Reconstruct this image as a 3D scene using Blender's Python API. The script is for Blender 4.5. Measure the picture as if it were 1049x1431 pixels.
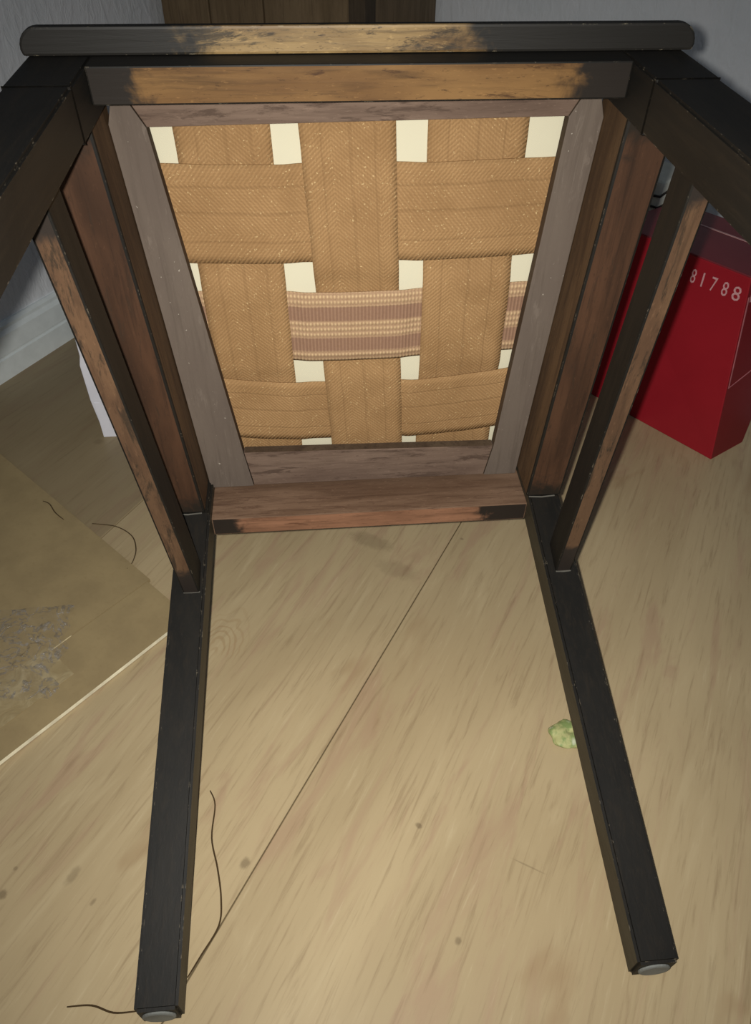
import bpy, bmesh, math, random
from mathutils import Vector, Matrix, noise

for o in list(bpy.data.objects):
    bpy.data.objects.remove(o, do_unlink=True)
S = bpy.context.scene
COL = S.collection

# ------------------------------------------------------------------ camera
cam = bpy.data.cameras.new('camera')
cam.sensor_fit = 'VERTICAL'
cam.sensor_height = 36.0
cam.lens = 1040.48 / 1431 * 36.0
cam.clip_start = 0.01
cam_o = bpy.data.objects.new('camera', cam)
COL.objects.link(cam_o)
CP = Vector((-.045, -.5392, .6357))
ca, cb, cc = Vector((.9964, -.0839, .0072)), Vector((.0512, .6681, .7423)), Vector((.0671, .7393, -.6700))
cb = (cb - ca * cb.dot(ca)).normalized()
cc = cb.cross(ca).normalized()
M = Matrix((ca, cb, -cc)).transposed().to_4x4()
M.translation = CP
cam_o.matrix_world = M
S.camera = cam_o

# ------------------------------------------------------------------ world and lights
w = bpy.data.worlds.new('world')
S.world = w
w.use_nodes = True
w.node_tree.nodes['Background'].inputs[0].default_value = (.75, .86, 1, 1)
w.node_tree.nodes['Background'].inputs[1].default_value = .11

fl = bpy.data.lights.new('phone_flash', 'SPOT')
fl.energy = 24.0
fl.color = (1, .97, .90)
fl.shadow_soft_size = .004
fl.spot_size = math.radians(114)
fl.spot_blend = 1.0
flo = bpy.data.objects.new('phone_flash', fl)
COL.objects.link(flo)
aim = (cc + ca * .03 - cb * .05).normalized()
FM = aim.to_track_quat('-Z', 'Y').to_matrix().to_4x4()
FM.translation = CP - ca * .013 + cb * .004
flo.matrix_world = FM

S.view_settings.view_transform = 'Standard'
S.view_settings.look = 'None'
S.view_settings.exposure = 0.0
S.view_settings.gamma = 1.0
S.view_settings.use_curve_mapping = False


# ------------------------------------------------------------------ material helpers
def srgb(r, g, b):
    def f(c):
        c /= 255
        return c / 12.92 if c <= .04045 else ((c + .055) / 1.055) ** 2.4
    return (f(r), f(g), f(b), 1)


class N:
    """small node-building helper"""
    def __init__(s, name, rough=.6, spec=.3):
        s.m = bpy.data.materials.new(name)
        s.m.use_nodes = True
        s.t = s.m.node_tree
        s.p = s.t.nodes['Principled BSDF']
        s.p.inputs['Roughness'].default_value = rough
        s.p.inputs['Specular IOR Level'].default_value = spec

    def n(s, k, **kw):
        x = s.t.nodes.new(k)
        for a, b in kw.items():
            setattr(x, a, b)
        return x

    def l(s, a, b):
        s.t.links.new(a, b)

    def put(s, v, sock):
        if isinstance(v, (int, float)):
            sock.default_value = v
        elif isinstance(v, tuple):
            sock.default_value = v
        else:
            s.l(v, sock)

    def math(s, op, a, b=0.0, c=None, clamp=False):
        x = s.n('ShaderNodeMath', operation=op, use_clamp=clamp)
        s.put(a, x.inputs[0])
        s.put(b, x.inputs[1])
        if c is not None:
            s.put(c, x.inputs[2])
        return x.outputs[0]

    def mix(s, f, a, b, mode='MIX'):
        x = s.n('ShaderNodeMix', data_type='RGBA', blend_type=mode)
        s.put(f, x.inputs[0])
        s.put(a, x.inputs[6])
        s.put(b, x.inputs[7])
        return x.outputs[2]

    def coord(s, kind='Object'):
        return s.n('ShaderNodeTexCoord').outputs[kind]

    def mapping(s, v, scale=(1, 1, 1), rot=(0, 0, 0), loc=(0, 0, 0)):
        x = s.n('ShaderNodeMapping')
        s.l(v, x.inputs[0])
        x.inputs['Scale'].default_value = scale
        x.inputs['Rotation'].default_value = rot
        x.inputs['Location'].default_value = loc
        return x.outputs[0]

    def noise(s, v, scale, detail=4, rough=.6, dist=0):
        x = s.n('ShaderNodeTexNoise')
        s.l(v, x.inputs['Vector'])
        x.inputs['Scale'].default_value = scale
        x.inputs['Detail'].default_value = detail
        x.inputs['Roughness'].default_value = rough
        x.inputs['Distortion'].default_value = dist
        return x.outputs['Fac']

    def ramp(s, f, a, b, lo=0.0, hi=1.0):
        x = s.n('ShaderNodeMapRange')
        x.interpolation_type = 'SMOOTHSTEP'
        s.put(f, x.inputs[0])
        x.inputs[1].default_value = a
        x.inputs[2].default_value = b
        x.inputs[3].default_value = lo
        x.inputs[4].default_value = hi
        return x.outputs[0]

    def sep(s, v):
        x = s.n('ShaderNodeSeparateXYZ')
        s.l(v, x.inputs[0])
        return x.outputs

    def base(s, c):
        s.put(c, s.p.inputs['Base Color'])

    def bump(s, h, strength=.3, dist=.001):
        x = s.n('ShaderNodeBump')
        x.inputs['Strength'].default_value = strength
        x.inputs['Distance'].default_value = dist
        s.l(h, x.inputs['Height'])
        s.l(x.outputs[0], s.p.inputs['Normal'])

    def edge(s, radius=.0012, thr=.975):
        """mask of convex worn edges"""
        b = s.n('ShaderNodeBevel', samples=4)
        b.inputs[0].default_value = radius
        g = s.n('ShaderNodeNewGeometry')
        d = s.n('ShaderNodeVectorMath', operation='DOT_PRODUCT')
        s.l(b.outputs[0], d.inputs[0])
        s.l(g.outputs['Normal'], d.inputs[1])
        return s.ramp(d.outputs['Value'], thr, thr - .08)


def specks(m, c, v, col, scale=260, thr=.73):
    return m.mix(m.ramp(m.noise(v, scale, 2, .5), thr, thr + .03), c, col)


def plain(name, col, rough=.6, spec=.3, var=.12, sc=40, bump=.0):
    m = N(name, rough, spec)
    v = m.coord()
    n1 = m.noise(v, sc)
    c2 = tuple(x * (1 - var * 2) for x in col[:3]) + (1,)
    c1 = tuple(min(1, x * (1 + var)) for x in col[:3]) + (1,)
    m.base(m.mix(m.ramp(n1, .3, .7), c2, c1))
    if bump:
        m.bump(n1, bump)
    return m.m


def wood(name, axis, cols, rough=.55, spec=.3, grain=1.0, worn=None, wear_col=None, wear_amt=.5, ends=None, edges=None, bump=.25, fine=220, fleck=.5, dust=None):
    """grain stretched along axis; optional noise-shaped worn/varnished patches and stained ends"""
    m = N(name, rough, spec)
    v = m.coord()
    sc = [1, 1, 1]
    sc['xyz'.index(axis)] = .06
    g = m.noise(m.mapping(v, tuple(sc)), fine, 5, .65, .4)
    sc2 = [1, 1, 1]
    sc2['xyz'.index(axis)] = .2
    b = m.noise(m.mapping(v, tuple(sc2)), 38 * grain, 3, .5, .6)
    c = m.mix(m.ramp(b, .3, .7), cols[0], cols[1])
    c = m.mix(m.ramp(g, .45, .75, 0, .7), c, cols[2])
    if wear_col:
        sc3 = [1, 1, 1]
        sc3['xyz'.index(axis)] = .16
        wv = m.noise(m.mapping(v, tuple(sc3), loc=(3.1, 1.7, .3)), 120, 7, .75, .5)
        c = m.mix(m.ramp(wv, wear_amt - .06, wear_amt + .05, 0, .85), c, wear_col)
    fk = m.noise(m.mapping(v, tuple(.3 if q == axis else 1 for q in 'xyz'), loc=(1, 2, 3)), 420, 4, .7)
    c = m.mix(m.ramp(fk, .58, .7, 0, fleck), c, cols[2])
    c = m.mix(m.ramp(fk, .42, .3, 0, fleck * .5), c, tuple(min(1, q * 1.7) for q in cols[0][:3]) + (1,))
    if ends:
        lo, hi, soft, ecol = ends
        q = m.sep(v)['XYZ'.index(axis.upper())]
        wn = m.math('MULTIPLY', m.math('SUBTRACT', m.noise(v, 60, 4, .6, .5), .5), soft * 3)
        q = m.math('ADD', q, wn)
        e = m.math('MAXIMUM', m.ramp(q, lo + soft, lo), m.ramp(q, hi - soft, hi))
        c = m.mix(e, c, ecol)
    if edges:
        en = m.noise(v, 130, 4, .7)
        e = m.math('MULTIPLY', m.edge(), m.ramp(en, .56, .68, 0, .55))
        c = m.mix(e, c, edges)
    if dust:
        c = specks(m, c, v, dust)
    m.base(c)
    m.bump(g, bump, .0006)
    return m.m


BLACK = srgb(34, 31, 27)
M_BLACK = {}
for ax in 'xyz':
    M_BLACK[ax] = wood('ebonised_wood_' + ax, ax, (srgb(28, 26, 23), srgb(21, 20, 18), srgb(36, 31, 25)), .55, .2,
                       edges=srgb(150, 138, 118), bump=.2)
M_LEGSIDE = wood('worn_black_leg_side', 'y', (srgb(66, 61, 49), srgb(54, 49, 38), srgb(42, 36, 27)), .5, .3,
                 edges=srgb(150, 138, 118), bump=.2)
M_RAIL_FRONT = wood('front_rail_wood', 'x', (srgb(124, 93, 56), srgb(98, 70, 41), srgb(62, 44, 27)), .6, .2,
                    wear_col=srgb(58, 38, 24), wear_amt=.62, ends=(-.152, .132, .018, srgb(36, 31, 27)), edges=srgb(214, 190, 140), fleck=.8)
M_RAIL_REAR = wood('rear_rail_edge_wood', 'x', (srgb(146, 106, 82), srgb(118, 84, 64), srgb(82, 58, 44)), .6, .2,
                   wear_col=srgb(92, 62, 46), wear_amt=.6, ends=(-.135, .115, .02, srgb(40, 34, 30)))
M_RAIL_IN = wood('rear_rail_inner_wood', 'x', (srgb(122, 98, 80), srgb(96, 74, 58), srgb(74, 54, 42)), .65, .15,
                 wear_col=srgb(90, 68, 54), wear_amt=.6)
M_RAIL_SIDE = wood('side_rail_wood', 'z', (srgb(78, 54, 39), srgb(58, 40, 29), srgb(42, 30, 23)), .6, .2,
                   wear_col=srgb(56, 42, 32), wear_amt=.6, ends=(.035, .37, .02, srgb(40, 34, 28)))
M_RAIL_SIDE_IN = wood('side_rail_inner_wood', 'z', (srgb(96, 74, 52), srgb(72, 54, 38), srgb(54, 40, 30)), .6, .2)
M_NOSE = wood('scuffed_seat_edge', 'x', (srgb(150, 124, 82), srgb(104, 80, 50), srgb(60, 46, 30)), .5, .35,
              wear_col=srgb(44, 38, 30), wear_amt=.56, ends=(-.13, .07, .035, srgb(32, 30, 27)), edges=srgb(214, 200, 166), fine=300, fleck=.9)
M_STR = wood('rubbed_stretcher_face', 'z', (srgb(100, 76, 56), srgb(80, 59, 44), srgb(56, 42, 32)), .5, .3,
             wear_col=srgb(48, 40, 32), wear_amt=.57, ends=(.035, .36, .014, srgb(44, 38, 34)), edges=srgb(140, 120, 96))
M_SLIP = wood('dusty_slip_frame', 'z', (srgb(104, 93, 84), srgb(97, 86, 78), srgb(88, 78, 70)), .75, .1,
              wear_col=srgb(112, 101, 92), wear_amt=.62, bump=.12, fleck=.2, dust=srgb(160, 152, 140))
M_SLIPX = wood('slip_frame_cross_board', 'x', (srgb(122, 103, 90), srgb(102, 84, 73), srgb(84, 68, 58)), .7, .12,
               wear_col=srgb(78, 63, 54), wear_amt=.58, bump=.2)
M_SLIP_IN = wood('slip_frame_inner_edge', 'z', (srgb(86, 72, 58), srgb(72, 58, 46), srgb(56, 46, 38)), .75, .1)
M_GLIDE = plain('grey_felt_glide', srgb(128, 130, 126), .7, .2)
M_CHIP = plain('pale_glue_bead', srgb(104, 101, 94), .5)


def webbing_mat(name, reverse=False):
    m = N(name, .85, .1)
    uv = m.coord('UV')
    x, y, z = m.sep(uv)           # u across 0..1, v along in metres
    v = m.coord()
    n1 = m.noise(v, 30, 4, .6)
    nf = m.noise(v, 420, 3, .7)
    if not reverse:
        tri = m.math('ABSOLUTE', m.math('SUBTRACT', m.math('FRACT', m.math('ADD', m.math('MULTIPLY', x, 1.0), .18)), .5))
        ph = m.math('ADD', m.math('MULTIPLY', y, 1 / .0034), m.math('MULTIPLY', tri, 19.0))
        ph = m.math('ADD', ph, m.math('MULTIPLY', nf, .9))
        line = m.math('ADD', m.math('MULTIPLY', m.math('SINE', m.math('MULTIPLY', ph, 6.283)), .5), .5)
        ph2 = m.math('SINE', m.math('MULTIPLY', x, 6.283 * 34))
        fibre = m.math('ADD', m.math('MULTIPLY', ph2, .5), .5)
        c = m.mix(m.ramp(n1, .3, .7), srgb(150, 117, 80), srgb(163, 129, 90))
        c = m.mix(m.math('MULTIPLY', m.ramp(line, .25, .8), .38), c, srgb(124, 96, 64))
        c = m.mix(m.math('MULTIPLY', fibre, .15), c, srgb(120, 88, 54))
        # long creases running with the strap
        cr = 0.0
        for k, (pos, wd) in enumerate(((.22, .02), (.52, .03), (.78, .02))):
            xx = m.math('ADD', x, m.math('MULTIPLY', m.math('SUBTRACT', n1, .5), .06))
            d = m.math('ABSOLUTE', m.math('SUBTRACT', xx, pos))
            e = m.ramp(d, wd, 0)
            cr = e if k == 0 else m.math('MAXIMUM', cr, e)
        c = m.mix(m.math('MULTIPLY', cr, .22), c, srgb(110, 82, 54))
        spk = m.ramp(m.noise(v, 600, 2, .5), .66, .72)
        c = m.mix(m.math('MULTIPLY', spk, .5), c, srgb(226, 200, 150))
        m.base(c)
        m.bump(m.math('ADD', line, m.math('MULTIPLY', cr, -1.2)), .4, .0006)
    else:
        rib = m.math('ADD', m.math('MULTIPLY', m.math('SINE', m.math('MULTIPLY', y, 6.283 / .0030)), .5), .5)
        row = m.math('ADD', m.math('MULTIPLY', m.math('SINE', m.math('MULTIPLY', x, 6.283 * 13)), .5), .5)
        band = 0.0
        for k, pos in enumerate((.25, .70)):
            d = m.math('ABSOLUTE', m.math('SUBTRACT', x, pos))
            e = m.ramp(d, .115, .085)
            band = e if k == 0 else m.math('MAXIMUM', band, e)
        light = m.mix(m.math('MULTIPLY', m.math('MULTIPLY', rib, row), .9), srgb(164, 134, 106), srgb(206, 178, 138))
        dark = m.mix(m.math('MULTIPLY', rib, .8), srgb(132, 102, 84), srgb(154, 122, 100))
        c = m.mix(band, light, dark)
        c = m.mix(m.ramp(nf, .4, .8, 0, .35), c, srgb(120, 88, 64))
        m.base(c)
        m.bump(m.math('ADD', rib, m.math('MULTIPLY', row, m.math('SUBTRACT', 1.0, band))), .6, .0007)
    return m.m


M_WEB = webbing_mat('herringbone_jute_webbing')
M_WEB_REV = webbing_mat('striped_jute_webbing', True)


def cloth_mat():
    m = N('cream_calico', .9, .05)
    v = m.coord()
    x, y, z = m.sep(v)
    a = m.math('SINE', m.math('MULTIPLY', x, 6.283 / .0011))
    b = m.math('SINE', m.math('MULTIPLY', z, 6.283 / .0011))
    wv = m.math('MULTIPLY', a, b)
    m.base(m.mix(m.ramp(wv, -1, 1, 0, .18), srgb(210, 204, 180), srgb(190, 184, 158)))
    m.bump(wv, .2, .0003)
    return m.m


M_CLOTH = cloth_mat()


# ------------------------------------------------------------------ mesh helpers
def mesh_obj(name, verts, faces, mats, parent=None, fmat=None, bevel=0, seg=2, smooth=False):
    me = bpy.data.meshes.new(name)
    me.from_pydata([tuple(v) for v in verts], [], faces)
    for m in (mats if isinstance(mats, (list, tuple)) else [mats]):
        me.materials.append(m)
    if fmat:
        for p, i in zip(me.polygons, fmat):
            p.material_index = i
    bm = bmesh.new()
    bm.from_mesh(me)
    bmesh.ops.recalc_face_normals(bm, faces=bm.faces)
    if bevel:
        bmesh.ops.bevel(bm, geom=list(bm.edges), offset=bevel, segments=seg, affect='EDGES', profile=.6)
    bm.to_mesh(me)
    bm.free()
    if smooth:
        for p in me.polygons:
            p.use_smooth = True
    o = bpy.data.objects.new(name, me)
    COL.objects.link(o)
    if parent:
        o.parent = parent
    return o


HF = [(0, 3, 2, 1), (4, 5, 6, 7), (0, 1, 5, 4), (1, 2, 6, 5), (2, 3, 7, 6), (3, 0, 4, 7)]


def hexa(name, v8, mats, parent=None, fmat=None, bevel=.0012, seg=2):
    """v8: bottom ring 0-3 then top ring 4-7"""
    return mesh_obj(name, v8, HF, mats, parent, fmat, bevel, seg)


def box(name, lo, hi, mats, parent=None, fmat=None, bevel=.0012, seg=2):
    x0, y0, z0 = lo
    x1, y1, z1 = hi
    return hexa(name, [(x0, y0, z0), (x1, y0, z0), (x1, y1, z0), (x0, y1, z0),
                       (x0, y0, z1), (x1, y0, z1), (x1, y1, z1), (x0, y1, z1)], mats, parent, fmat, bevel, seg)
# face order: 0 bottom(-z) 1 top(+z) 2 -y 3 +x 4 +y 5 -x


def prism(name, poly, z0, z1, mat, parent=None, bevel=0, axis='z', fm=None):
    """extrude a 2D polygon. axis z: poly in xy. axis y: poly in xz, extrude along y"""
    n = len(poly)
    if axis == 'z':
        vs = [(x, y, z0) for x, y in poly] + [(x, y, z1) for x, y in poly]
    else:
        vs = [(x, z0, z) for x, z in poly] + [(x, z1, z) for x, z in poly]
    fs = [tuple(range(n))[::-1], tuple(range(n, 2 * n))] + [(i, (i + 1) % n, n + (i + 1) % n, n + i) for i in range(n)]
    return mesh_obj(name, vs, fs, mat, parent, fm, bevel)


def empty(name, loc=(0, 0, 0), rot=(0, 0, 0)):
    o = bpy.data.objects.new(name, None)
    o.empty_display_size = .05
    COL.objects.link(o)
    o.location = loc
    o.rotation_euler = rot
    return o


def tag(o, label=None, cat=None, group=None, kind=None):
    if label:
        o['label'] = label
    if cat:
        o['category'] = cat
    if group:
        o['group'] = group
    if kind:
        o['kind'] = kind
    return o


def tube(name, pts, r, mat, parent=None, n=6, taper=None):
    """swept tube through pts (Catmull-Rom smoothed)"""
    P = [Vector(p) for p in pts]
    Q = []
    for i in range(len(P) - 1):
        p0 = P[max(i - 1, 0)]; p1 = P[i]; p2 = P[i + 1]; p3 = P[min(i + 2, len(P) - 1)]
        for k in range(6):
            t = k / 6
            Q.append(.5 * ((2 * p1) + (p2 - p0) * t + (2 * p0 - 5 * p1 + 4 * p2 - p3) * t * t + (3 * p1 - p0 - 3 * p2 + p3) * t ** 3))
    Q.append(P[-1])
    vs, fs = [], []
    for i, p in enumerate(Q):
        d = (Q[min(i + 1, len(Q) - 1)] - Q[max(i - 1, 0)]).normalized()
        a = d.cross(Vector((0, 0, 1)))
        if a.length < 1e-3:
            a = Vector((1, 0, 0))
        a.normalize()
        b = a.cross(d)
        rr = r * (taper(i / (len(Q) - 1)) if taper else 1)
        for k in range(n):
            t = 2 * math.pi * k / n
            vs.append(p + a * math.cos(t) * rr + b * math.sin(t) * rr)
    for i in range(len(Q) - 1):
        for k in range(n):
            fs.append((i * n + k, i * n + (k + 1) % n, (i + 1) * n + (k + 1) % n, (i + 1) * n + k))
    fs.append(tuple(range(n))[::-1])
    fs.append(tuple(range((len(Q) - 1) * n, len(Q) * n)))
    return mesh_obj(name, vs, fs, mat, parent, smooth=True)


# ------------------------------------------------------------------ setting: floor of wide planks
GD = Vector((.514, .858))          # plank direction on the floor
PD = Vector((.858, -.514))         # across the planks
PW = .3835
PIX = {}


def floor_mat():
    m = N('oak_laminate', .42, .35)
    v = m.coord()
    # plank object axes: x across, y along
    x, y, z = m.sep(v)
    info = m.n('ShaderNodeObjectInfo')
    rnd = info.outputs['Random']
    off = m.n('ShaderNodeCombineXYZ')
    m.l(m.math('MULTIPLY', rnd, 7.0), off.inputs[0])
    m.l(m.math('MULTIPLY', rnd, 13.0), off.inputs[1])
    add = m.n('ShaderNodeVectorMath', operation='ADD')
    m.l(v, add.inputs[0]); m.l(off.outputs[0], add.inputs[1])
    vv = add.outputs[0]
    g1 = m.noise(m.mapping(vv, (1, .06, 1)), 190, 6, .68, .4)
    g2 = m.noise(m.mapping(vv, (1, .16, 1)), 26, 4, .6, 1.2)
    g3 = m.noise(m.mapping(vv, (1, .35, 1)), 7, 3, .5, .8)
    c = m.mix(m.ramp(g3, .35, .65), srgb(172, 153, 119), srgb(182, 163, 128))
    c = m.mix(m.ramp(g2, .52, .68, 0, .6), c, srgb(166, 138, 112))
    c = m.mix(m.ramp(g2, .46, .30, 0, .35), c, srgb(192, 175, 140))
    c = m.mix(m.ramp(g1, .50, .72, 0, .45), c, srgb(130, 108, 80))
    c = m.mix(m.ramp(g1, .42, .28, 0, .35), c, srgb(200, 184, 150))
    # darker smudgy heartwood areas
    g4 = m.noise(m.mapping(vv, (1, .5, 1), loc=(2, 5, 0)), 12, 3, .6, .5)
    c = m.mix(m.ramp(g4, .62, .74, 0, .45), c, srgb(150, 122, 90))
    return m, c, g1, v


def knots(m, c, v, ks):
    """ks: (x, y, rx, ry, rot, strength) in plank coordinates"""
    for (kx, ky, rx, ry, rot, st) in ks:
        q = m.mapping(v, (1, 1, 1), loc=(-kx, -ky, 0))
        q = m.mapping(q, (1 / rx, 1 / ry, 0), rot=(0, 0, rot))
        ln = m.n('ShaderNodeVectorMath', operation='LENGTH')
        m.l(q, ln.inputs[0])
        wob = m.math('MULTIPLY', m.math('SUBTRACT', m.noise(v, 160, 4, .7), .5), 1.1)
        d = m.math('ADD', ln.outputs['Value'], wob)
        c = m.mix(m.ramp(d, 1.3, .5, 0, st), c, srgb(70, 54, 34))
    return c


def to_plank(p, k):
    """floor point -> plank k local coordinates"""
    q = Vector(p)
    return (q.dot(PD) - (.0371 + (k + .5) * PW), q.dot(GD))


def cathedral(m, c, v, cx, cy):
    """nested arched growth rings printed on one plank"""
    q = m.mapping(v, (1, 1, 1), loc=(-cx, -cy, 0))
    wob = m.noise(v, 30, 2, .5)
    xx, yy, _ = m.sep(q)
    r = m.math('SQRT', m.math('ADD', m.math('MULTIPLY', m.math('MULTIPLY', xx, xx), 3.2), m.math('MULTIPLY', m.math('MULTIPLY', yy, yy), .8)))
    r = m.math('ADD', r, m.math('MULTIPLY', wob, .035))
    rings = m.math('SINE', m.math('MULTIPLY', r, 6.283 / .0100))
    mask = m.math('MULTIPLY', m.ramp(r, .085, .05), m.ramp(yy, -.005, .012))
    return m.mix(m.math('MULTIPLY', m.ramp(rings, .2, .9), m.math('MULTIPLY', mask, .36)), c, srgb(150, 120, 82))


fl_root = mesh_obj('floor', [(-2, -1.6, -.012), (2.6, -1.6, -.012), (2.6, 2.6, -.012), (-2, 2.6, -.012),
                             (-2, -1.6, -.03), (2.6, -1.6, -.03), (2.6, 2.6, -.03), (-2, 2.6, -.03)], HF,
                   plain('dark_subfloor', srgb(50, 42, 30)))
tag(fl_root, kind='structure')
ang = math.atan2(PD.y, PD.x)
KN = {  # plank index -> knots given as floor points
    0: [(.022, -.246, .005, .004, .3, .8), (.041, -.339, .004, .005, 0, .7), (.108, -.287, .022, .0012, .5, .45), (.12, .105, .0035, .003, 0, .6),
        (.2, .31, .003, .004, 0, .5), (.19, -.12, .0012, .02, 0, .25)],
    -1: [(-.127, -.266, .006, .008, .6, .75), (-.145, -.347, .0015, .0015, 0, .9), (-.268, -.265, .006, .013, .3, .5), (-.247, -.287, .003, .005, 0, .6),
         (-.321, -.275, .006, .006, 0, .8), (-.316, -.255, .003, .003, 0, .6), (.009, .110, .045, .018, .9, .42), (.035, .06, .04, .02, .9, .30)],
    -2: [(-.36, .34, .012, .01, 0, .45), (-.33, .38, .01, .008, 0, .4), (-.38, -.22, .014, .03, 0, .3)],
}
for k in range(-6, 6):
    m, c, g, v = floor_mat()
    m.m.name = 'oak_plank_print' + str(k)
    kn = []
    for (px, py, rx, ry, r, st) in KN.get(k, []):
        lx, ly = to_plank((px, py), k)
        kn.append((lx, ly, rx * .65, ry * .65, r, st * .6))
    c = knots(m, c, v, kn)
    if k == -1:
        lx, ly = to_plank((-.172, -.045), k)
        c = cathedral(m, c, v, lx, ly)
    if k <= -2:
        c = m.mix(.5, c, srgb(112, 98, 72))  # far planks' own darker tone, plus the far floor's fading light painted in
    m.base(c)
    m.bump(g, .12, .0004)
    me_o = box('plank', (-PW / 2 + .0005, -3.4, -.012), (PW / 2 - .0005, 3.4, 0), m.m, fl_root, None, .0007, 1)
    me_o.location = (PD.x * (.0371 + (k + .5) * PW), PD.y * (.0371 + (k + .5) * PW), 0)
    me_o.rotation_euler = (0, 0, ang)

# ------------------------------------------------------------------ setting: walls, ceiling, skirting
WD = Vector((.495, .869))           # left wall direction
WN = Vector((.869, -.495))          # into the room
W0 = Vector((-.541, .499))


def wall_mat(name, c1, c2):
    m = N(name, .8, .15)
    v = m.coord()
    n1 = m.noise(m.mapping(v, (1, 1, .45)), 75, 3, .5, .6)
    n2 = m.noise(v, 9, 3)
    m.base(m.mix(m.ramp(n2, .3, .7), c1, c2))
    m.bump(m.ramp(n1, .35, .7), .3, .0025)
    return m.m


M_WALL = wall_mat('embossed_white_wallpaper', srgb(222, 226, 230), srgb(230, 232, 236))


def vwall(name, p, q, h, mat, thick=.1, side=1, z0=0.0):
    p, q = Vector(p), Vector(q)
    d = (q - p).normalized()
    n = Vector((-d.y, d.x)) * side * thick
    a, b, c_, e = p, q, q + n, p + n
    return mesh_obj(name, [(*a, z0), (*b, z0), (*c_, z0), (*e, z0), (*a, h), (*b, h), (*c_, h), (*e, h)], HF, mat)


CS = .84
corner = W0 + WD * CS
lw0 = W0 - WN * .016 - WD * 1.6
rw1 = corner + WN * 2.2
tag(vwall('wall_left', lw0, corner - WN * .016 + WD * .1, 2.3, M_WALL, .1, 1), kind='structure')
tag(vwall('wall_back', corner, rw1, 2.3, M_WALL, .1, 1), kind='structure')

M_SKIRT = plain('white_gloss_paint', srgb(236, 243, 243), .35, .4, .03)


def skirting(name, p, d, n, length):
    """moulded board profile swept along the wall: plain foot, groove, stepped top"""
    prof = [(0, 0), (.016, 0), (.016, .0325), (.0135, .034), (.0135, .0365), (.015, .038), (.014, .066), (.009, .072), (.009, .077), (.004, .081), (0, .081)]
    vs, fs = [], []
    for s in (0, length):
        for (o, z) in prof:
            q = p + d * s + n * o
            vs.append((q.x, q.y, z))
    k = len(prof)
    fs = [(i, (i + 1) % k, k + (i + 1) % k, k + i) for i in range(k)] + [tuple(range(k))[::-1], tuple(range(k, 2 * k))]
    return tag(mesh_obj(name, vs, fs, M_SKIRT), kind='structure')


skirting('baseboard_left', lw0, WD, WN, 1.6 + CS - .016)
skirting('baseboard_back', corner + WN * .0, WN, -WD, 2.2)

# ------------------------------------------------------------------ the chair
TILT = math.radians(3.112)
chair = empty('dining_chair', (0, 0, .12785), (TILT, 0, 0))
tag(chair, 'old dark wooden chair lying on its back, jute webbing of the seat underside showing', 'chair')
WB2, D, T, TF = .1546, .4075, .0306, .0317
XR, XL = .161, -.1742       # inner faces of the front legs
L, RK, SPL = .38, .1074, .0106

# rear legs, raked, lying with their feet on the floor; upper stub carries on past the seat
rear_legs = []
for sx in (-1, 1):
    xi, xo = sx * WB2, sx * (WB2 + T)
    s = sx * SPL
    yb = .055
    kb = RK / L
    v8 = [(xi, yb, 0), (xo, yb, 0), (xo + s, -L, -RK), (xi + s, -L, -RK),
          (xi, yb, T), (xo, yb, T), (xo + s, -L, T - RK), (xi + s, -L, T - RK)]
    # ring with a mid section at y=0 where the rake starts
    vs = [(xi, yb, 0), (xo, yb, 0), (xo, yb, T), (xi, yb, T),
          (xi, 0, 0), (xo, 0, 0), (xo, 0, T), (xi, 0, T),
          (xi + s, -L, -RK), (xo + s, -L, -RK), (xo + s, -L, T - RK), (xi + s, -L, T - RK)]
    fs = [(0, 1, 2, 3), (8, 11, 10, 9)]
    fm = [0, 0]
    for a in (0, 4):
        for i in range(4):
            fs.append((a + i, a + 4 + i, a + 4 + (i + 1) % 4, a + (i + 1) % 4))
            fm.append(1 if i == 3 else 0)       # i==3: inner face
    leg = mesh_obj('leg', vs, fs, [M_BLACK['y'], M_LEGSIDE], chair, fm)
    bm = bmesh.new(); bm.from_mesh(leg.data)
    es = [e for e in bm.edges if abs((e.verts[0].co - e.verts[1].co).y) > .04]
    es += [e for e in bm.edges if all(abs(v.co.y + L) < 1e-4 for v in e.verts)]
    bmesh.ops.bevel(bm, geom=es, offset=.0022, segments=2, affect='EDGES')
    bm.to_mesh(leg.data); bm.free()
    rear_legs.append(leg)
    # round worn glide on the foot
    cx, cz = (xi + xo) / 2 + s, T / 2 - RK
    n = 24
    gv = []
    for yy, r in ((-L + .001, .0118), (-L - .0012, .0118), (-L - .0018, .0105)):
        gv += [(cx + r * math.cos(2 * math.pi * i / n), yy, cz + r * math.sin(2 * math.pi * i / n)) for i in range(n)]
    gf = [tuple(range(n))]
    for rr in (0, n):
        gf += [(rr + i, rr + (i + 1) % n, rr + n + (i + 1) % n, rr + n + i) for i in range(n)]
    gf.append(tuple(range(2 * n, 3 * n)))
    tag(mesh_obj('glide', gv, gf, M_GLIDE, leg), 'round grey glide on the foot')

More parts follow.
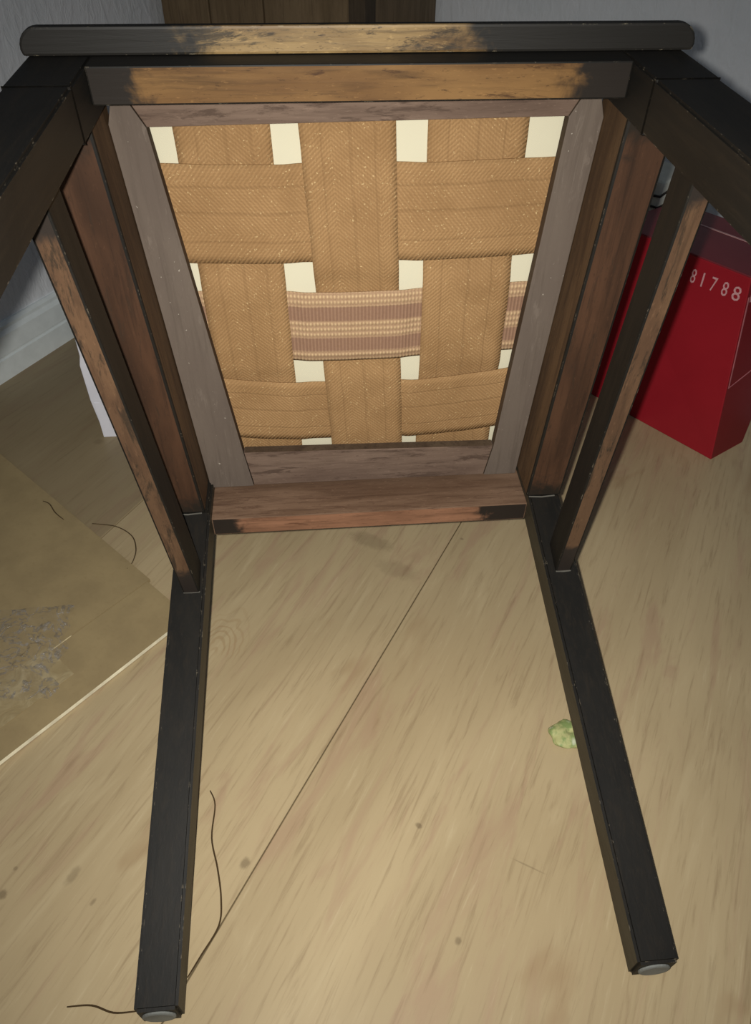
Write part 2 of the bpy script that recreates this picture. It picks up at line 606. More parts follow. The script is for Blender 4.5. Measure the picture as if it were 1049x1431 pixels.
# front legs: square block at the rail, then a stepped-in shaft
for sx, xi in ((-1, XL), (1, XR)):
    xo = xi + sx * (.0385 if sx < 0 else .0405)
    z0, z1 = D - TF, D
    st = .0006
    ys = [.055, -.036, -.0375, -.42]
    rings = []
    for j, y in enumerate(ys):
        e = 0 if j < 2 else st
        rings += [(xi + sx * e, y, z0 + e), (xo - sx * e, y, z0 + e), (xo - sx * e, y, z1 - e), (xi + sx * e, y, z1 - e)]
    fs = [(0, 1, 2, 3), (12, 15, 14, 13)]
    for a in (0, 4, 8):
        for i in range(4):
            fs.append((a + i, a + 4 + i, a + 4 + (i + 1) % 4, a + (i + 1) % 4))
    leg = mesh_obj('leg', rings, fs, M_BLACK['y'], chair)
    bm = bmesh.new(); bm.from_mesh(leg.data)
    es = [e for e in bm.edges if abs((e.verts[0].co - e.verts[1].co).y) > .02]
    bmesh.ops.bevel(bm, geom=es, offset=.0015, segments=2, affect='EDGES')
    bm.to_mesh(leg.data); bm.free()

# back posts, swept back to the floor behind the seat, crest rail and splats
for sx in (-1, 1):
    xi, xo = sx * WB2, sx * (WB2 + T)
    secs = [(.055, 0, T), (.12, -.012, T - .003), (.28, -.072, .027 - .072), (.50, -.1549, -.1549 + .024)]
    vs = []
    for y, a, b in secs:
        vs += [(xi, y, a), (xo, y, a), (xo, y, b), (xi, y, b)]
    fs = [(0, 1, 2, 3), (12, 15, 14, 13)]
    for a in (0, 4, 8):
        for i in range(4):
            fs.append((a + i, a + 4 + i, a + 4 + (i + 1) % 4, a + (i + 1) % 4))
    mesh_obj('back_post', vs, fs, M_BLACK['y'], chair, None, .0015, 1)


def post_z(y):
    return -.072 - (y - .28) * .377


for nm, ya, yb in (('crest_rail', .445, .495), ('back_slat', .36, .39)):
    hexa(nm, [(-WB2, ya, post_z(ya) + .004), (WB2, ya, post_z(ya) + .004), (WB2, yb, post_z(yb) + .004), (-WB2, yb, post_z(yb) + .004),
              (-WB2, ya, post_z(ya) + .02), (WB2, ya, post_z(ya) + .02), (WB2, yb, post_z(yb) + .02), (-WB2, yb, post_z(yb) + .02)],
         M_BLACK['x'], chair)

# seat rails
RD = .055
box('seat_rail', (-WB2, 0, 0), (WB2, RD, .0215), [M_RAIL_IN, M_RAIL_REAR], chair, [0, 0, 1, 0, 0, 0], .001)
box('seat_rail', (XL, 0, D - .0215), (XR, RD, D), [M_BLACK['x'], M_RAIL_FRONT], chair, [0, 0, 1, 0, 0, 0], .001)
LI0, LI1 = -.1590, -.1790
RI0, RI1 = .1520, .1660
for (a, b, sgn) in ((LI0, LI1, -1), (RI0, RI1, 1)):
    tk = .034
    z0, z1 = T, D - TF
    v8 = [(a, 0, z0), (a + sgn * tk, 0, z0), (a + sgn * tk, RD, z0), (a, RD, z0),
          (b, 0, z1), (b + sgn * tk, 0, z1), (b + sgn * tk, RD, z1), (b, RD, z1)]
    hexa('seat_rail', v8, [M_BLACK['z'], M_RAIL_SIDE, M_RAIL_SIDE_IN], chair, [0, 0, 1, 0, 0, 2], .0022, 2)

# projecting rounded edge along the front of the seat
r = .012
x0, x1, za, zb = -.2150, .2070, D + .0003, D + .0158
pts = [(x0 + .001, za), (x1 - .001, za)]
for i in range(7):
    t = i / 6 * math.pi / 2
    pts.append((x1 - r + r * math.cos(t), zb - r + r * math.sin(t)))
for i in range(7):
    t = math.pi / 2 + i / 6 * math.pi / 2
    pts.append((x0 + r + r * math.cos(t), zb - r + r * math.sin(t)))
n = len(pts)
vs = [(x, .021, z) for x, z in pts] + [(x, .0285, z) for x, z in pts]
fs = [tuple(range(n)), tuple(range(n, 2 * n))[::-1]] + [(i, (i + 1) % n, n + (i + 1) % n, n + i) for i in range(n)]
tag(mesh_obj('seat_edge', vs, fs, [M_NOSE, M_BLACK['x']], chair, [0] + [1] * (n + 1), .0016, 2), 'scuffed rounded front edge with the varnish rubbed off')

# side stretchers: inner far edge line, width outwards, depth towards the feet
for (xa, xb, wd, ya, yb, h, sgn) in ((.1650, .1785, .0150, -.0500, -.0580, .028, 1), (-.1610, -.1830, .0150, -.0500, -.0800, .0285, -1)):
    za = lambda y: T + RK / L * y - .001
    z1 = D - TF + .001
    v8 = [(xa, ya - h, za(ya - h)), (xa + sgn * wd, ya - h, za(ya - h)), (xa + sgn * wd, ya, za(ya)), (xa, ya, za(ya)),
          (xb, yb - h, z1), (xb + sgn * wd, yb - h, z1), (xb + sgn * wd, yb, z1), (xb, yb, z1)]
    hexa('stretcher', v8, [M_BLACK['z'], M_STR], chair, [0, 0, 1, 0, 0, 0], .0016, 2)

# drop-in seat frame: four boards
SY0, SY1 = .042, .0525


def lerp(a, b, t):
    return a + (b - a) * t


def railx(side, z):
    t = (z - T) / (D - TF - T)
    return lerp(LI0, LI1, t) if side < 0 else lerp(RI0, RI1, t)


OPL0, OPL1 = (-.1215, .072), (-.1530, .3595)
OPR0, OPR1 = (.1240, .062), (.1400, .3625)
side_l = [(-.1575, .024), (-.1150, .024), (-.1205, .067), OPL1, (-.1668, .3845), (-.1715, .3845), (-.1730, .377), (railx(-1, .362) + .0005, .362)]
side_r = [(.1510, .024), (.1185, .024), (.1240, .062), OPR1, (.1525, .3845), (.1580, .3845), (.1600, .377), (railx(1, .362) - .0005, .362)]
M_SLAB = [M_SLIP, M_SLIP_IN]
for poly in (side_l, side_r):
    prism('seat_frame_board', poly, SY0, SY1, M_SLAB, chair, .0006, 'y', [0, 0] + [1] * len(poly))
poly = [(-.1200, .0667), (-.1143, .0245), (.1178, .0245), (.1233, .0617)]
prism('seat_frame_board', poly, SY0 + .0006, SY1, [M_SLIPX, M_SLIP_IN], chair, .0006, 'y', [0, 0, 1, 1, 1, 1])
poly = [(OPL1[0] + .0005, OPL1[1] + .0003), (-.1662, .3852), (.1520, .3852), (OPR1[0] - .0005, OPR1[1] + .0003)]
prism('seat_frame_board', poly, SY0 + .0006, SY1, [M_SLIPX, M_SLIP_IN], chair, .0006, 'y', [0, 0, 1, 1, 1, 1])


# webbing woven over and under
def sag(x, z):
    a = max(0, 1 - ((x + .005) / .155) ** 2) * max(0, 1 - ((z - .215) / .165) ** 2)
    return .0545 - .0035 * a


XS = [(-.1035, -.0985), (-.0145, -.0015), (.0795, .0845)]     # centre x of the long straps at front (z=.33) and rear (z=.08)
XW = [.0680, .069, .0735]
ZS = [(.291, .0755), (.1965, .066), (.1035, .067)]            # cross straps: centre z, width


def strap(name, along, centre, width, over, mat, lo, hi, label=None):
    """along: 'z' or 'x'; over(t) in -1..1 lifts the strap towards the viewer; a band with thickness"""
    nu, nv = 10, 90
    th = .0011
    grid = []
    for layer in (0, 1):
        for j in range(nv + 1):
            t = lo + (hi - lo) * j / nv
            for i in range(nu + 1):
                u = i / nu - .5
                c0 = centre(t)
                wob = .0010 * noise.noise(Vector((t * 30, (1 if u > 0 else -1) * 3 + c0 * 50, 0)))
                if along == 'z':
                    x, z = c0 + u * (width + wob), t
                else:
                    x, z = t, c0 + u * (width + wob)
                y = sag(x, z) - .0014 * over(t) + .0005 * noise.noise(Vector((x * 60, z * 60, c0 * 9)))
                y += th * layer
                grid.append((x, y, z))
    W = nu + 1
    K = W * (nv + 1)
    fs = []
    for j in range(nv):
        for i in range(nu):
            a = j * W + i
            fs.append((a, a + 1, a + W + 1, a + W))
            fs.append((K + a, K + a + W, K + a + W + 1, K + a + 1))
    for j in range(nv):
        a = j * W
        fs.append((a, a + W, K + a + W, K + a))
        a = j * W + nu
        fs.append((a, K + a, K + a + W, a + W))
    for i in range(nu):
        fs.append((i, K + i, K + i + 1, i + 1))
        a = nv * W + i
        fs.append((a, a + 1, K + a + 1, K + a))
    o = mesh_obj(name, grid, fs, mat, chair, smooth=True)
    uvl = o.data.uv_layers.new(name='UVMap')
    for lp in o.data.loops:
        idx = lp.vertex_index % K
        uvl.data[lp.index].uv = ((idx % W) / nu, (idx // W) / nv * (hi - lo))
    if label:
        o['label'] = label
    return o


def sstep(t, c, w=.006):
    return 1 / (1 + math.exp(-max(-40, min(40, (t - c) / w * 2))))


def zlong(k):
    a, b = XS[k]
    return lambda t: lerp(b, a, (t - .08) / .25)


for k in range(3):
    sg = 1 if k == 1 else -1
    # boundaries between cross straps
    b1, b2 = (ZS[0][0] + ZS[1][0]) / 2 - .002, (ZS[1][0] + ZS[2][0]) / 2
    ov = lambda t, sg=sg, b1=b1, b2=b2: sg * (1 - 2 * sstep(t, b2) + 2 * sstep(t, b1))
    strap('webbing_strap', 'z', zlong(k), XW[k], ov, M_WEB, .035, .378)
bx1, bx2 = -.058, .034
for k, (zc, wd) in enumerate(ZS):
    sg = -1 if k != 1 else 1
    ov = lambda t, sg=sg: sg * (-1 + 2 * sstep(t, bx1) - 2 * sstep(t, bx2))
    bow = (.0, .002, .011)[k]
    cen = lambda t, zc=zc, bow=bow: zc - bow * (1 - (t / .14) ** 2) + (.011 if bow > .005 else .001) + (.0025 * (t / .15) ** 2 if bow == 0 else 0)
    e = (.168, .158, .150)[k]
    strap('webbing_strap', 'x', cen, wd, ov, M_WEB_REV if k == 1 else M_WEB, -e, e - .01,
          'paler striped webbing strap across the middle' if k == 1 else None)

# calico lining and the padding that it holds
vs, fs = [], []
for j in range(15):
    for i in range(15):
        z = lerp(.03, .385, j / 14)
        x = lerp(lerp(-.152, -.172, j / 14), lerp(.146, .160, j / 14), i / 14)
        vs.append((x, max(.0560, sag(x, z) + .0035), z))
for j in range(14):
    for i in range(14):
        a = j * 15 + i
        fs.append((a, a + 1, a + 16, a + 15))
tag(mesh_obj('lining_cloth', vs, fs, M_CLOTH, chair, smooth=True), 'cream calico lining showing between the straps')
M_SEATCLOTH = plain('seat_cover_fabric', srgb(96, 74, 52), .9, .05)
pv, pf = [], []
nn = 16
for j in range(nn + 1):
    for i in range(nn + 1):
        a, b = i / nn, j / nn
        z = lerp(.03, .385, b)
        x = lerp(lerp(-.156, -.174, b), lerp(.149, .162, b), a)
        e = min(a, 1 - a, b, 1 - b)
        pv.append((x, .062 + .03 * min(1, e * 5) ** .5 * .8, z))
for j in range(nn):
    for i in range(nn):
        a = j * (nn + 1) + i
        pf.append((a, a + nn + 1, a + nn + 2, a + 1))
base = len(pv)
ring = [i for i in range(nn)] + [nn + (nn + 1) * j for j in range(nn)] + [(nn + 1) * nn + nn - i for i in range(nn)] + [(nn + 1) * (nn - j) for j in range(nn)]
for idx in ring:
    x, y, z = pv[idx]
    pv.append((x, .0600, z))
for k in range(len(ring)):
    a, b = ring[k], ring[(k + 1) % len(ring)]
    pf.append((a, b, base + (k + 1) % len(ring), base + k))
pf.append(tuple(range(base, base + len(ring))))
mesh_obj('seat_cushion', pv, pf, M_SEATCLOTH, chair, smooth=True)


# ------------------------------------------------------------------ cardboard sheet on the floor, left
def card_mat():
    m = N('brown_cardboard', .8, .12)
    v = m.coord()
    n1 = m.noise(v, 22, 4)
    n2 = m.noise(m.mapping(v, (1, 1, 1), rot=(0, 0, .8)), 180, 3)
    c = m.mix(m.ramp(n1, .3, .7), srgb(148, 130, 96), srgb(160, 141, 104))
    c = m.mix(m.ramp(n2, .5, .8, 0, .25), c, srgb(132, 112, 80))
    m.base(c)
    m.bump(n1, .1, .002)
    return m.m


M_CARD = card_mat()
M_CARD_EDGE = plain('torn_cardboard_edge', srgb(244, 236, 208), .85)
K0 = Vector((-.200, .003))
E1 = Vector((-.683, .730)).normalized()     # along the far edge
E2 = Vector((-.690, -.724)).normalized()    # along the near edge
card = empty('cardboard_sheet', (K0.x, K0.y, 0), (0, 0, 0))
tag(card, 'flattened brown cardboard sheet with a crease lying on the floor left of the chair', 'cardboard')


def card_panel(name, a0, a1, b0, b1, z0, z1, mats, fm=None, parent=card, bow=0.0):
    """a along E2, b along E1, subdivided for gentle warp"""
    na, nb = 10, 6
    vs, fs, mi = [], [], []
    for lay in (0, 1):
        for i in range(na + 1):
            for j in range(nb + 1):
                a, b = lerp(a0, a1, i / na), lerp(b0, b1, j / nb)
                p = E2 * a + E1 * b
                zz = (z0, z1)[lay] + bow * (.5 + .5 * noise.noise(Vector((a * 9, b * 9, .5))))
                vs.append((p.x, p.y, zz))
    W = nb + 1
    K = W * (na + 1)
    for i in range(na):
        for j in range(nb):
            q = i * W + j
            fs.append((q, q + 1, q + W + 1, q + W)); mi.append(0)
            fs.append((K + q, K + q + W, K + q + W + 1, K + q + 1)); mi.append(0)
    for i in range(na):
        q = i * W
        fs.append((q, q + W, K + q + W, K + q)); mi.append(1)
        q = i * W + nb
        fs.append((q, K + q, K + q + W, q + W)); mi.append(1)
    for j in range(nb):
        fs.append((j, K + j, K + j + 1, j + 1)); mi.append(1)
        q = na * W + j
        fs.append((q, q + 1, K + q + 1, K + q)); mi.append(1)
    return mesh_obj(name, vs, fs, mats, parent, mi)


card_panel('flap', 0, .52, 0, .0745, .0004, .0050, [M_CARD, M_CARD_EDGE], bow=.0016)
card_panel('panel', -.004, .50, .0760, .46, .0004, .0046, [M_CARD, M_CARD], bow=.0016)

# parcel tape across the crease
M_TAPE = N('yellowed_parcel_tape', .25, .5)
tp = M_TAPE
tv = tp.coord()
tn = tp.noise(tv, 45, 4, .6, 1.0)
tp.base(tp.mix(tp.ramp(tn, .35, .7), srgb(154, 136, 100), srgb(180, 164, 128)))
tp.bump(tn, .8, .002)
tape = card_panel('parcel_tape', .125, .50, .031, .081, .0052, .0056, [M_TAPE.m, M_TAPE.m], bow=.0018)

# crumpled clear film beside it
M_FILM = N('crinkled_clear_film', .15, .6)
M_FILM.p.inputs['Transmission Weight'].default_value = .6
fvn = M_FILM.noise(M_FILM.coord(), 90, 4, .7, 1.5)
M_FILM.base(M_FILM.mix(M_FILM.ramp(fvn, .4, .7), srgb(176, 170, 162), srgb(226, 224, 222)))
M_FILM.bump(fvn, 1.0, .003)
fr = M_FILM.noise(M_FILM.coord(), 34, 3, .6, 2.0)
fd = M_FILM.math('ABSOLUTE', M_FILM.math('SUBTRACT', fr, .5))
M_FILM.put(M_FILM.ramp(fd, .05, 0, .10, .75), M_FILM.p.inputs['Alpha'])
random.seed(4)
vs, fs = [], []
nn = 30
for j in range(nn + 1):
    for i in range(nn + 1):
        a, b = i / nn, j / nn
        x = -.325 - .13 * a + .015 * noise.noise(Vector((b * 5, 1, 0)))
        y = -.095 + .12 * b + .015 * noise.noise(Vector((a * 5, 7, 0)))
        h = abs(noise.noise(Vector((a * 6, b * 6, 3)))) + .5 * abs(noise.noise(Vector((a * 15, b * 15, 9))))
        vs.append((x, y, .0086 + .014 * h * min(1, 6 * min(a, 1 - a, b, 1 - b))))
for j in range(nn):
    for i in range(nn):
        q = j * (nn + 1) + i
        fs.append((q, q + 1, q + nn + 2, q + nn + 1))
film = mesh_obj('plastic_film', vs, fs, M_FILM.m, smooth=True)
tag(film, 'crumpled clear plastic film lying on the cardboard sheet at the left edge', 'plastic film')

# ------------------------------------------------------------------ threads and scraps on the floor
M_THREAD = plain('brown_thread', srgb(74, 58, 38), .8, .1)
M_THREAD2 = plain('grey_brown_thread', srgb(84, 70, 50), .8, .1)
Z = .0008


def thread(pts, label, mat=M_THREAD, r=.0007, z=Z, zs=None):
    o = tube('loose_thread', [(x, y, (zs[i] if zs else z)) for i, (x, y) in enumerate(pts)], r, mat,
             taper=lambda t: .6 + .4 * math.sin(math.pi * min(1, max(0, t))) ** .5)
    tag(o, label, 'thread')
    return o



thread([(-0.1608, -0.1995), (-0.1554, -0.2134), (-0.156, -0.2427), (-0.1493, -0.2685), (-0.1447, -0.2926), (-0.145, -0.313), (-0.1571, -0.3334), (-0.1659, -0.3477)],
       'long wavy brown thread lying along the plank seam beside the left lower leg')
thread([(-0.2516, -0.3596), (-0.2336, -0.3602), (-0.2171, -0.3661), (-0.2000, -0.3665)],
       'short brown thread left of the left foot end, at the bottom edge')
thread([(-0.3351, 0.1668), (-0.3049, 0.1592), (-0.2828, 0.1408), (-0.2742, 0.1178), (-0.2744, 0.0973), (-0.2775, 0.0801)],
       'hooked curl of thread on the floor by the cardboard sheet edge', M_THREAD2, zs=[.0008, .0008, .0008, .0008, .0008, .0056])
thread([(-0.4033, 0.2085), (-0.3938, 0.2022), (-0.3828, 0.1851), (-0.3691, 0.1707)],
       'tiny straight wisp of thread at the far end of the cardboard edge', M_THREAD2, z=.0062)

# wilted green leaf scrap beside the right lower leg
M_LEAF = N('pale_green_leaf_scrap', .5, .3)
lv = M_LEAF.coord()
ln = M_LEAF.noise(lv, 120, 3, .6)
lc = M_LEAF.mix(M_LEAF.ramp(ln, .38, .62), srgb(178, 178, 124), srgb(128, 146, 90))
lc = M_LEAF.mix(M_LEAF.ramp(M_LEAF.noise(lv, 60, 2), .6, .7), lc, srgb(190, 194, 168))
M_LEAF.base(lc)
bm = bmesh.new()
bmesh.ops.create_icosphere(bm, subdivisions=4, radius=1)
for v in bm.verts:
    c = v.co.copy()
    a = math.atan2(c.y, c.x)
    lob = 1 + .07 * math.sin(5 * a + .8) + .12 * noise.noise(c * 2.2)
    fold = .30 * abs(noise.noise(c * 1.9 + Vector((4, 1, 0))))
    rad = (c.x ** 2 + c.y ** 2) ** .5
    pit = .75 * math.exp(-((c.x - .15) ** 2 + (c.y - .05) ** 2) / .05) if c.z > 0 else 0
    v.co = Vector((c.x * .0165 * lob, c.y * .0150 * lob, (c.z * (.62 + .5 * fold) - pit * .5 + .2 * math.sin(5 * a) * rad * .3 * (c.z > 0)) * .0078))
zmin = min(v.co.z for v in bm.verts)
me = bpy.data.meshes.new('leaf_scrap')
bm.to_mesh(me); bm.free()
me.materials.append(M_LEAF.m)
for p in me.polygons:
    p.use_smooth = True
leaf = bpy.data.objects.new('leaf_scrap', me)
COL.objects.link(leaf)
leaf.location = (.1735, -.172, -zmin)
tag(leaf, 'small crumpled pale green leaf scrap on the floor beside the right lower leg', 'leaf')

# ------------------------------------------------------------------ red box on the right
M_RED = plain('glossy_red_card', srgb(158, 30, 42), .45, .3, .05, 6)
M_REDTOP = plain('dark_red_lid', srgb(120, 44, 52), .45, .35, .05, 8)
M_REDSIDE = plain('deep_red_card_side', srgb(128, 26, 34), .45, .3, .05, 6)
M_PRINT = plain('pale_print', srgb(214, 160, 164), .5, .3, .1, 300)
BC = Vector((.492, .235))
BF = Vector((-.56, .83)).normalized()      # along the front face
BR = Vector((.866, .5)).normalized()       # along the side face
BL_, BD, BH = .235, .135, .258
TI = -BF * -.022 * 0 + Vector((-.024, .020))   # the top corner leans in a little
rb = empty('red_box', (BC.x, BC.y, 0))
tag(rb, 'tall glossy red cardboard box with pale numbers printed along its top edge', 'box')


def P3(u, w, z, out=0.0):
    """u along the front, w along the side, z height, relative to the box corner"""
    n_ = Vector((-BF.y, BF.x))
    if n_.dot(Vector((-1, -.6))) < 0:
        n_ = -n_
    k = z / BH
    p = BF * u + BR * w + TI * k * (1 - .9 * u / BL_) + n_ * out
    return (p.x, p.y, z)


BDB = .072
v8 = [P3(0, 0, 0), P3(BL_, 0, 0), P3(BL_, BDB, 0), P3(0, BDB, 0), P3(0, 0, BH - .002), P3(BL_, 0, BH - .002), P3(BL_, BD, BH - .002), P3(0, BD, BH - .002)]
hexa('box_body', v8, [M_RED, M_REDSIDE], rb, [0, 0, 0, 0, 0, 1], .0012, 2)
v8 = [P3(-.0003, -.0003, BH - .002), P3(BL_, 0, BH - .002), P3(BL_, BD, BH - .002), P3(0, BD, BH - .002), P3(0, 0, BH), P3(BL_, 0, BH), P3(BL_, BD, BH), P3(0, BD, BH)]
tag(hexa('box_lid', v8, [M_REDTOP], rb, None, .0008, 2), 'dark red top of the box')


def strip(name, pts3, wdt, mat, nrm, parent):
    """thin raised strip through 3D points lying on a face with normal nrm"""
    vs, fs = [], []
    nrm = Vector(nrm).normalized()
    for i, p in enumerate(pts3):
        p = Vector(p)
        d = (Vector(pts3[min(i + 1, len(pts3) - 1)]) - Vector(pts3[max(i - 1, 0)])).normalized()
        s_ = d.cross(nrm).normalized() * wdt / 2
        for o_ in (-s_, s_):
            for h in (-.0002, .0005):
                vs.append(p + o_ + nrm * h)
    for i in range(len(pts3) - 1):
        a = i * 4
        for (q, r_) in ((0, 1), (1, 3), (3, 2), (2, 0)):
            fs.append((a + q, a + r_, a + 4 + r_, a + 4 + q))
    fs.append((0, 1, 3, 2))
    a = (len(pts3) - 1) * 4
    fs.append((a, a + 2, a + 3, a + 1))
    return mesh_obj(name, vs, fs, mat, parent)


M_LINE = plain('pale_red_line', srgb(196, 120, 126), .5)
M_TAPEW = plain('pale_tape_strip', srgb(206, 160, 158), .5)
strip('lid_line', [P3(.005, .088, BH), P3(.215, .088, BH)], .0035, M_TAPEW, (0, 0, 1), rb)['label'] = 'pale line across the lid'
side_n = (BF.x * -1, BF.y * -1, .05)
strip('border_line', [P3(0, .004, .232), P3(0, .004, .11), P3(0, .092, .132)], .0022, M_LINE, side_n, rb)['label'] = 'pale printed border on the side'

# lettering: each character its own raised print
nf = Vector((-BF.y, BF.x))
if nf.dot(Vector((-1, -.6))) < 0:
    nf = -nf


def glyph(ch, u, z, size, sx=1.0, parent=rb, side=False):
    cu = bpy.data.curves.new('glyph', 'FONT')
    cu.body = ch
    cu.size = size
    cu.extrude = .0003
    cu.resolution_u = 2
    cu.align_x = 'CENTER'
    tmp = bpy.data.objects.new('tmp', cu)
    COL.objects.link(tmp)
    bpy.context.view_layer.update()
    dg = bpy.context.evaluated_depsgraph_get()
    me = bpy.data.meshes.new_from_object(tmp.evaluated_get(dg))
    bpy.data.objects.remove(tmp)
    me.materials.clear()
    me.materials.append(M_PRINT)
    o = bpy.data.objects.new('printed_character', me)
    COL.objects.link(o)
    o.parent = parent
    p = Vector(P3(u, 0, z)) if not side else Vector(P3(0, u, z))
    ex = -BF if not side else BR
    ex3 = Vector((ex.x, ex.y, 0))
    if not side:
        q0, q1 = Vector(P3(u, 0, z)), Vector(P3(u - .02, 0, z))
        ex3 = (q1 - q0).normalized()
    up = (Vector(P3(u, 0, z + .05)) - Vector(P3(u, 0, z))).normalized() if not side else (Vector(P3(0, u, z + .05)) - p).normalized()
    nz = ex3.cross(up).normalized()
    up = nz.cross(ex3)
    mt = Matrix((ex3 * sx, up, nz)).transposed().to_4x4()
    mt.translation = p + nz * .0005
    o.matrix_local = mt
    return o


for ch, u, sx in (('8', .0165, .95), ('8', .034, .7), ('7', .052, .65), ('1', .0690, .8), ('8', .084, .6), ('E', .150, 1.1), ('I', .138, 1.2)):
    glyph(ch, u, .2235 if u < .1 else .218, .026, sx)
glyph('1', .008, .225, .024, 1, side=True)

# ------------------------------------------------------------------ grey parcel with dark cord, behind the red box
M_GREYP = plain('grey_wrapping_paper', srgb(205, 205, 194), .8, .1, .08, 20)
M_CORD = plain('dark_cord', srgb(52, 46, 42), .8)
gp = empty('corded_parcel', (.48, .56, 0), (0, 0, math.radians(30)))
tag(gp, 'grey wrapped parcel bound with dark cord behind the red box', 'parcel')
box('parcel_body', (-.05, -.03, 0), (.03, .12, .282), M_GREYP, gp, None, .006, 3)
random.seed(2)
for k in range(16):
    z0 = .03 + k * .0155
    dz = random.uniform(-.012, .012)
    q = [(-.0515, -.0315, z0), (-.01, -.0318, z0 + dz), (.0315, -.0315, z0 + dz * .5)]
    tube('cord', q + [(.0315, .1215, z0), (-.0515, .1215, z0 - dz), (-.0515, -.0315, z0)], .0016, M_CORD, gp, 5)

# white crumpled bag by the right frame edge, beyond the red box
M_PLAS = plain('white_plastic', srgb(206, 208, 214), .5, .3, .05, 30)


def crumple(name, foot, size, seed, mat, squash=.6, loc=(0, 0, 0), rot=0, label='', cat='bag', lean=(0, 0)):
    """standing crumpled bag: closed rounded hull with folded sides"""
    nr, nh = 40, 22
    vs, fs = [], []
    for j in range(nh + 1):
        t = j / nh
        for i in range(nr):
            a = 2 * math.pi * i / nr
            ca_, sa_ = math.cos(a), math.sin(a)
            e = .35
            x = math.copysign(abs(ca_) ** e, ca_) * size[0] / 2
            y = math.copysign(abs(sa_) ** e, sa_) * size[1] / 2 * (1 - (1 - squash) * t)
            f = noise.noise(Vector((ca_ * 2 + seed, sa_ * 2, t * 4))) + .5 * noise.noise(Vector((ca_ * 5 + seed, sa_ * 5, t * 9)))
            k = 1 + .09 * f * min(1, t * 5)
            vs.append((x * k + lean[0] * t, y * k + lean[1] * t, size[2] * t + (.012 * noise.noise(Vector((ca_ * 3, sa_ * 3, seed))) if j == nh else 0)))
    for j in range(nh):
        for i in range(nr):
            a = j * nr + i
            b = j * nr + (i + 1) % nr
            fs.append((a, b, b + nr, a + nr))
    fs.append(tuple(range(nr))[::-1])
    ctr = len(vs)
    vs.append((lean[0], lean[1], size[2] * .93))
    for i in range(nr):
        fs.append((nh * nr + i, nh * nr + (i + 1) % nr, ctr))
    o = mesh_obj(name, vs, fs, mat, smooth=True)
    o.location = loc
    o.rotation_euler = (0, 0, rot)
    tag(o, label, cat)
    return o


crumple('plastic_bag', None, (.14, .10, .11), 3, M_PLAS, .7, (.668, .345, 0), .5,
        'grey-white crumpled plastic bag on the floor right of the red box')

# white bag, seen past the left stretcher: stiff folded paper with an upright crease
M_PAPER = plain('white_paper', srgb(240, 240, 250), .7, .15, .03, 20)
pb = empty('paper_bag', (-.353, .352, 0))
tag(pb, 'white folded paper bag standing on the floor behind the left side of the chair', 'bag')
dx, dy = .13, .05
lv_ = [(0.0, 0, 0), (-.006, 0, .061), (-.0065, 0, .116), (-.003, 0, .130), (-.002, 0, .2), (.002, 0, .24)]
vs = []
for (o_, _, z) in lv_:
    sh_ = .004 * math.sin(z * 60)
    vs += [(o_, 0, z), (o_ + dx * .5, -.004 + sh_, z), (dx, 0, z), (dx, dy, z), (dx * .5, dy - sh_, z), (o_ + .002, dy, z), (o_ - .001 + .006, dy * .5, z)]
fs = [tuple(range(7))[::-1]]
for j in range(len(lv_) - 1):
    for i in range(7):
        a = j * 7 + i
        b = j * 7 + (i + 1) % 7
        fs.append((a, b, b + 7, a + 7))
fs.append(tuple(range(len(vs) - 7, len(vs))))
mesh_obj('bag_body', vs, fs, M_PAPER, pb, None, .0008, 1)
box('bag_base_fold', (-.0015, -.0012, 0), (dx, .0, .058), M_PAPER, pb, None, .0003, 1)

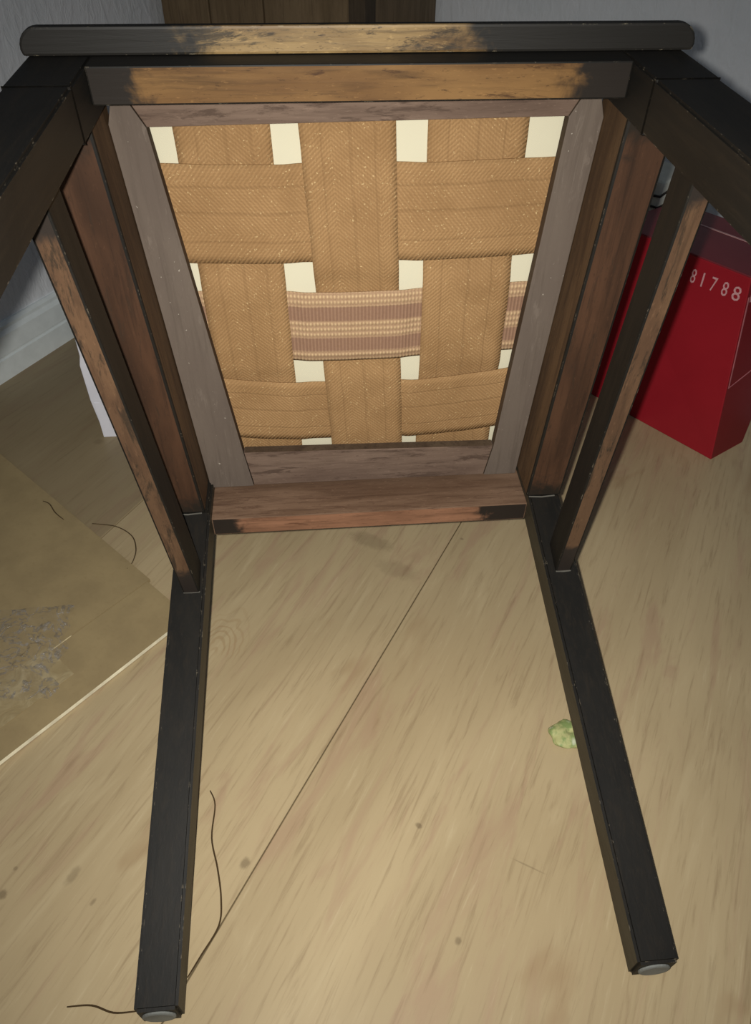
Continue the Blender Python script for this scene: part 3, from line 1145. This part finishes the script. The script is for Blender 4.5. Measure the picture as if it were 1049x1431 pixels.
# ------------------------------------------------------------------ wooden cupboard by the wall
M_CUP = wood('dark_oak_cupboard', 'z', (srgb(132, 112, 86), srgb(114, 96, 72), srgb(92, 76, 58)), .6, .2)
M_CUPF = wood('dark_oak_stile', 'z', (srgb(84, 72, 58), srgb(70, 60, 48), srgb(56, 48, 38)), .6, .2)
ca0 = W0 + WD * .52
cup = empty('cupboard', (ca0.x + WN.x * .012, ca0.y + WN.y * .012, 0), (0, 0, math.atan2(WN.y, WN.x)))
tag(cup, 'brown wooden cupboard with a darker corner post standing against the back walls', 'cupboard')
CWD = .372
box('carcass', (0, .012, .0), (CWD, .29, .9), M_CUP, cup)
for a, b in ((.004, .095), (.098, .196), (.199, .345)):
    box('panel_board', (a, 0, .06), (b, .012, .86), M_CUP, cup, None, .0015, 1)
box('corner_post', (.348, -.006, 0), (CWD + .004, .03, .9), M_CUPF, cup)
box('plinth', (.004, -.002, 0), (.345, .012, .056), M_CUPF, cup)
box('cupboard_top', (-.002, -.012, .9), (CWD + .01, .29, .92), M_CUPF, cup)

# painted pale highlight on the ridge of the cardboard crease and of the torn strip beside the tape
M_RIDGE = plain('cardboard_ridge_highlight', srgb(196, 180, 142), .8)
cz = .0064
for nm, a0, a1, b in (('crease_ridge', .10, .50, .0752), ('torn_strip', .02, .30, .118)):
    pts_ = [E2 * lerp(a0, a1, i / 14) + E1 * (b + .0015 * noise.noise(Vector((i * 1.3, b * 50, 0)))) for i in range(15)]
    if nm == 'crease_ridge':
        tube(nm, [(p.x, p.y, .0052) for p in pts_], .0016, M_RIDGE, card, 5, taper=lambda t: .5 + .5 * math.sin(t * 3.1))

# dried glue lines where stretchers and rails meet the lower legs
def legtop(x, y):
    return (x, y, T + RK / L * y + .0002)


for (x_a, x_b, y_) in ((-.1610, -.1755, -.0782), (.1655, .1795, -.0782)):
    strip('glue_line', [legtop(x_a, y_), legtop((x_a + x_b) / 2, y_ - .0004), legtop(x_b, y_)], .0012, M_CHIP, (0, 0, 1), chair)
for (x_a, x_b) in ((-.1620, -.1880), (.1545, .1800)):
    strip('glue_line', [(x_a, -.0006, T + .0006), ((x_a + x_b) / 2, -.0016, T + .0004), (x_b, -.0006, T + .0006)], .0011, M_CHIP, (0, 0, 1), chair)
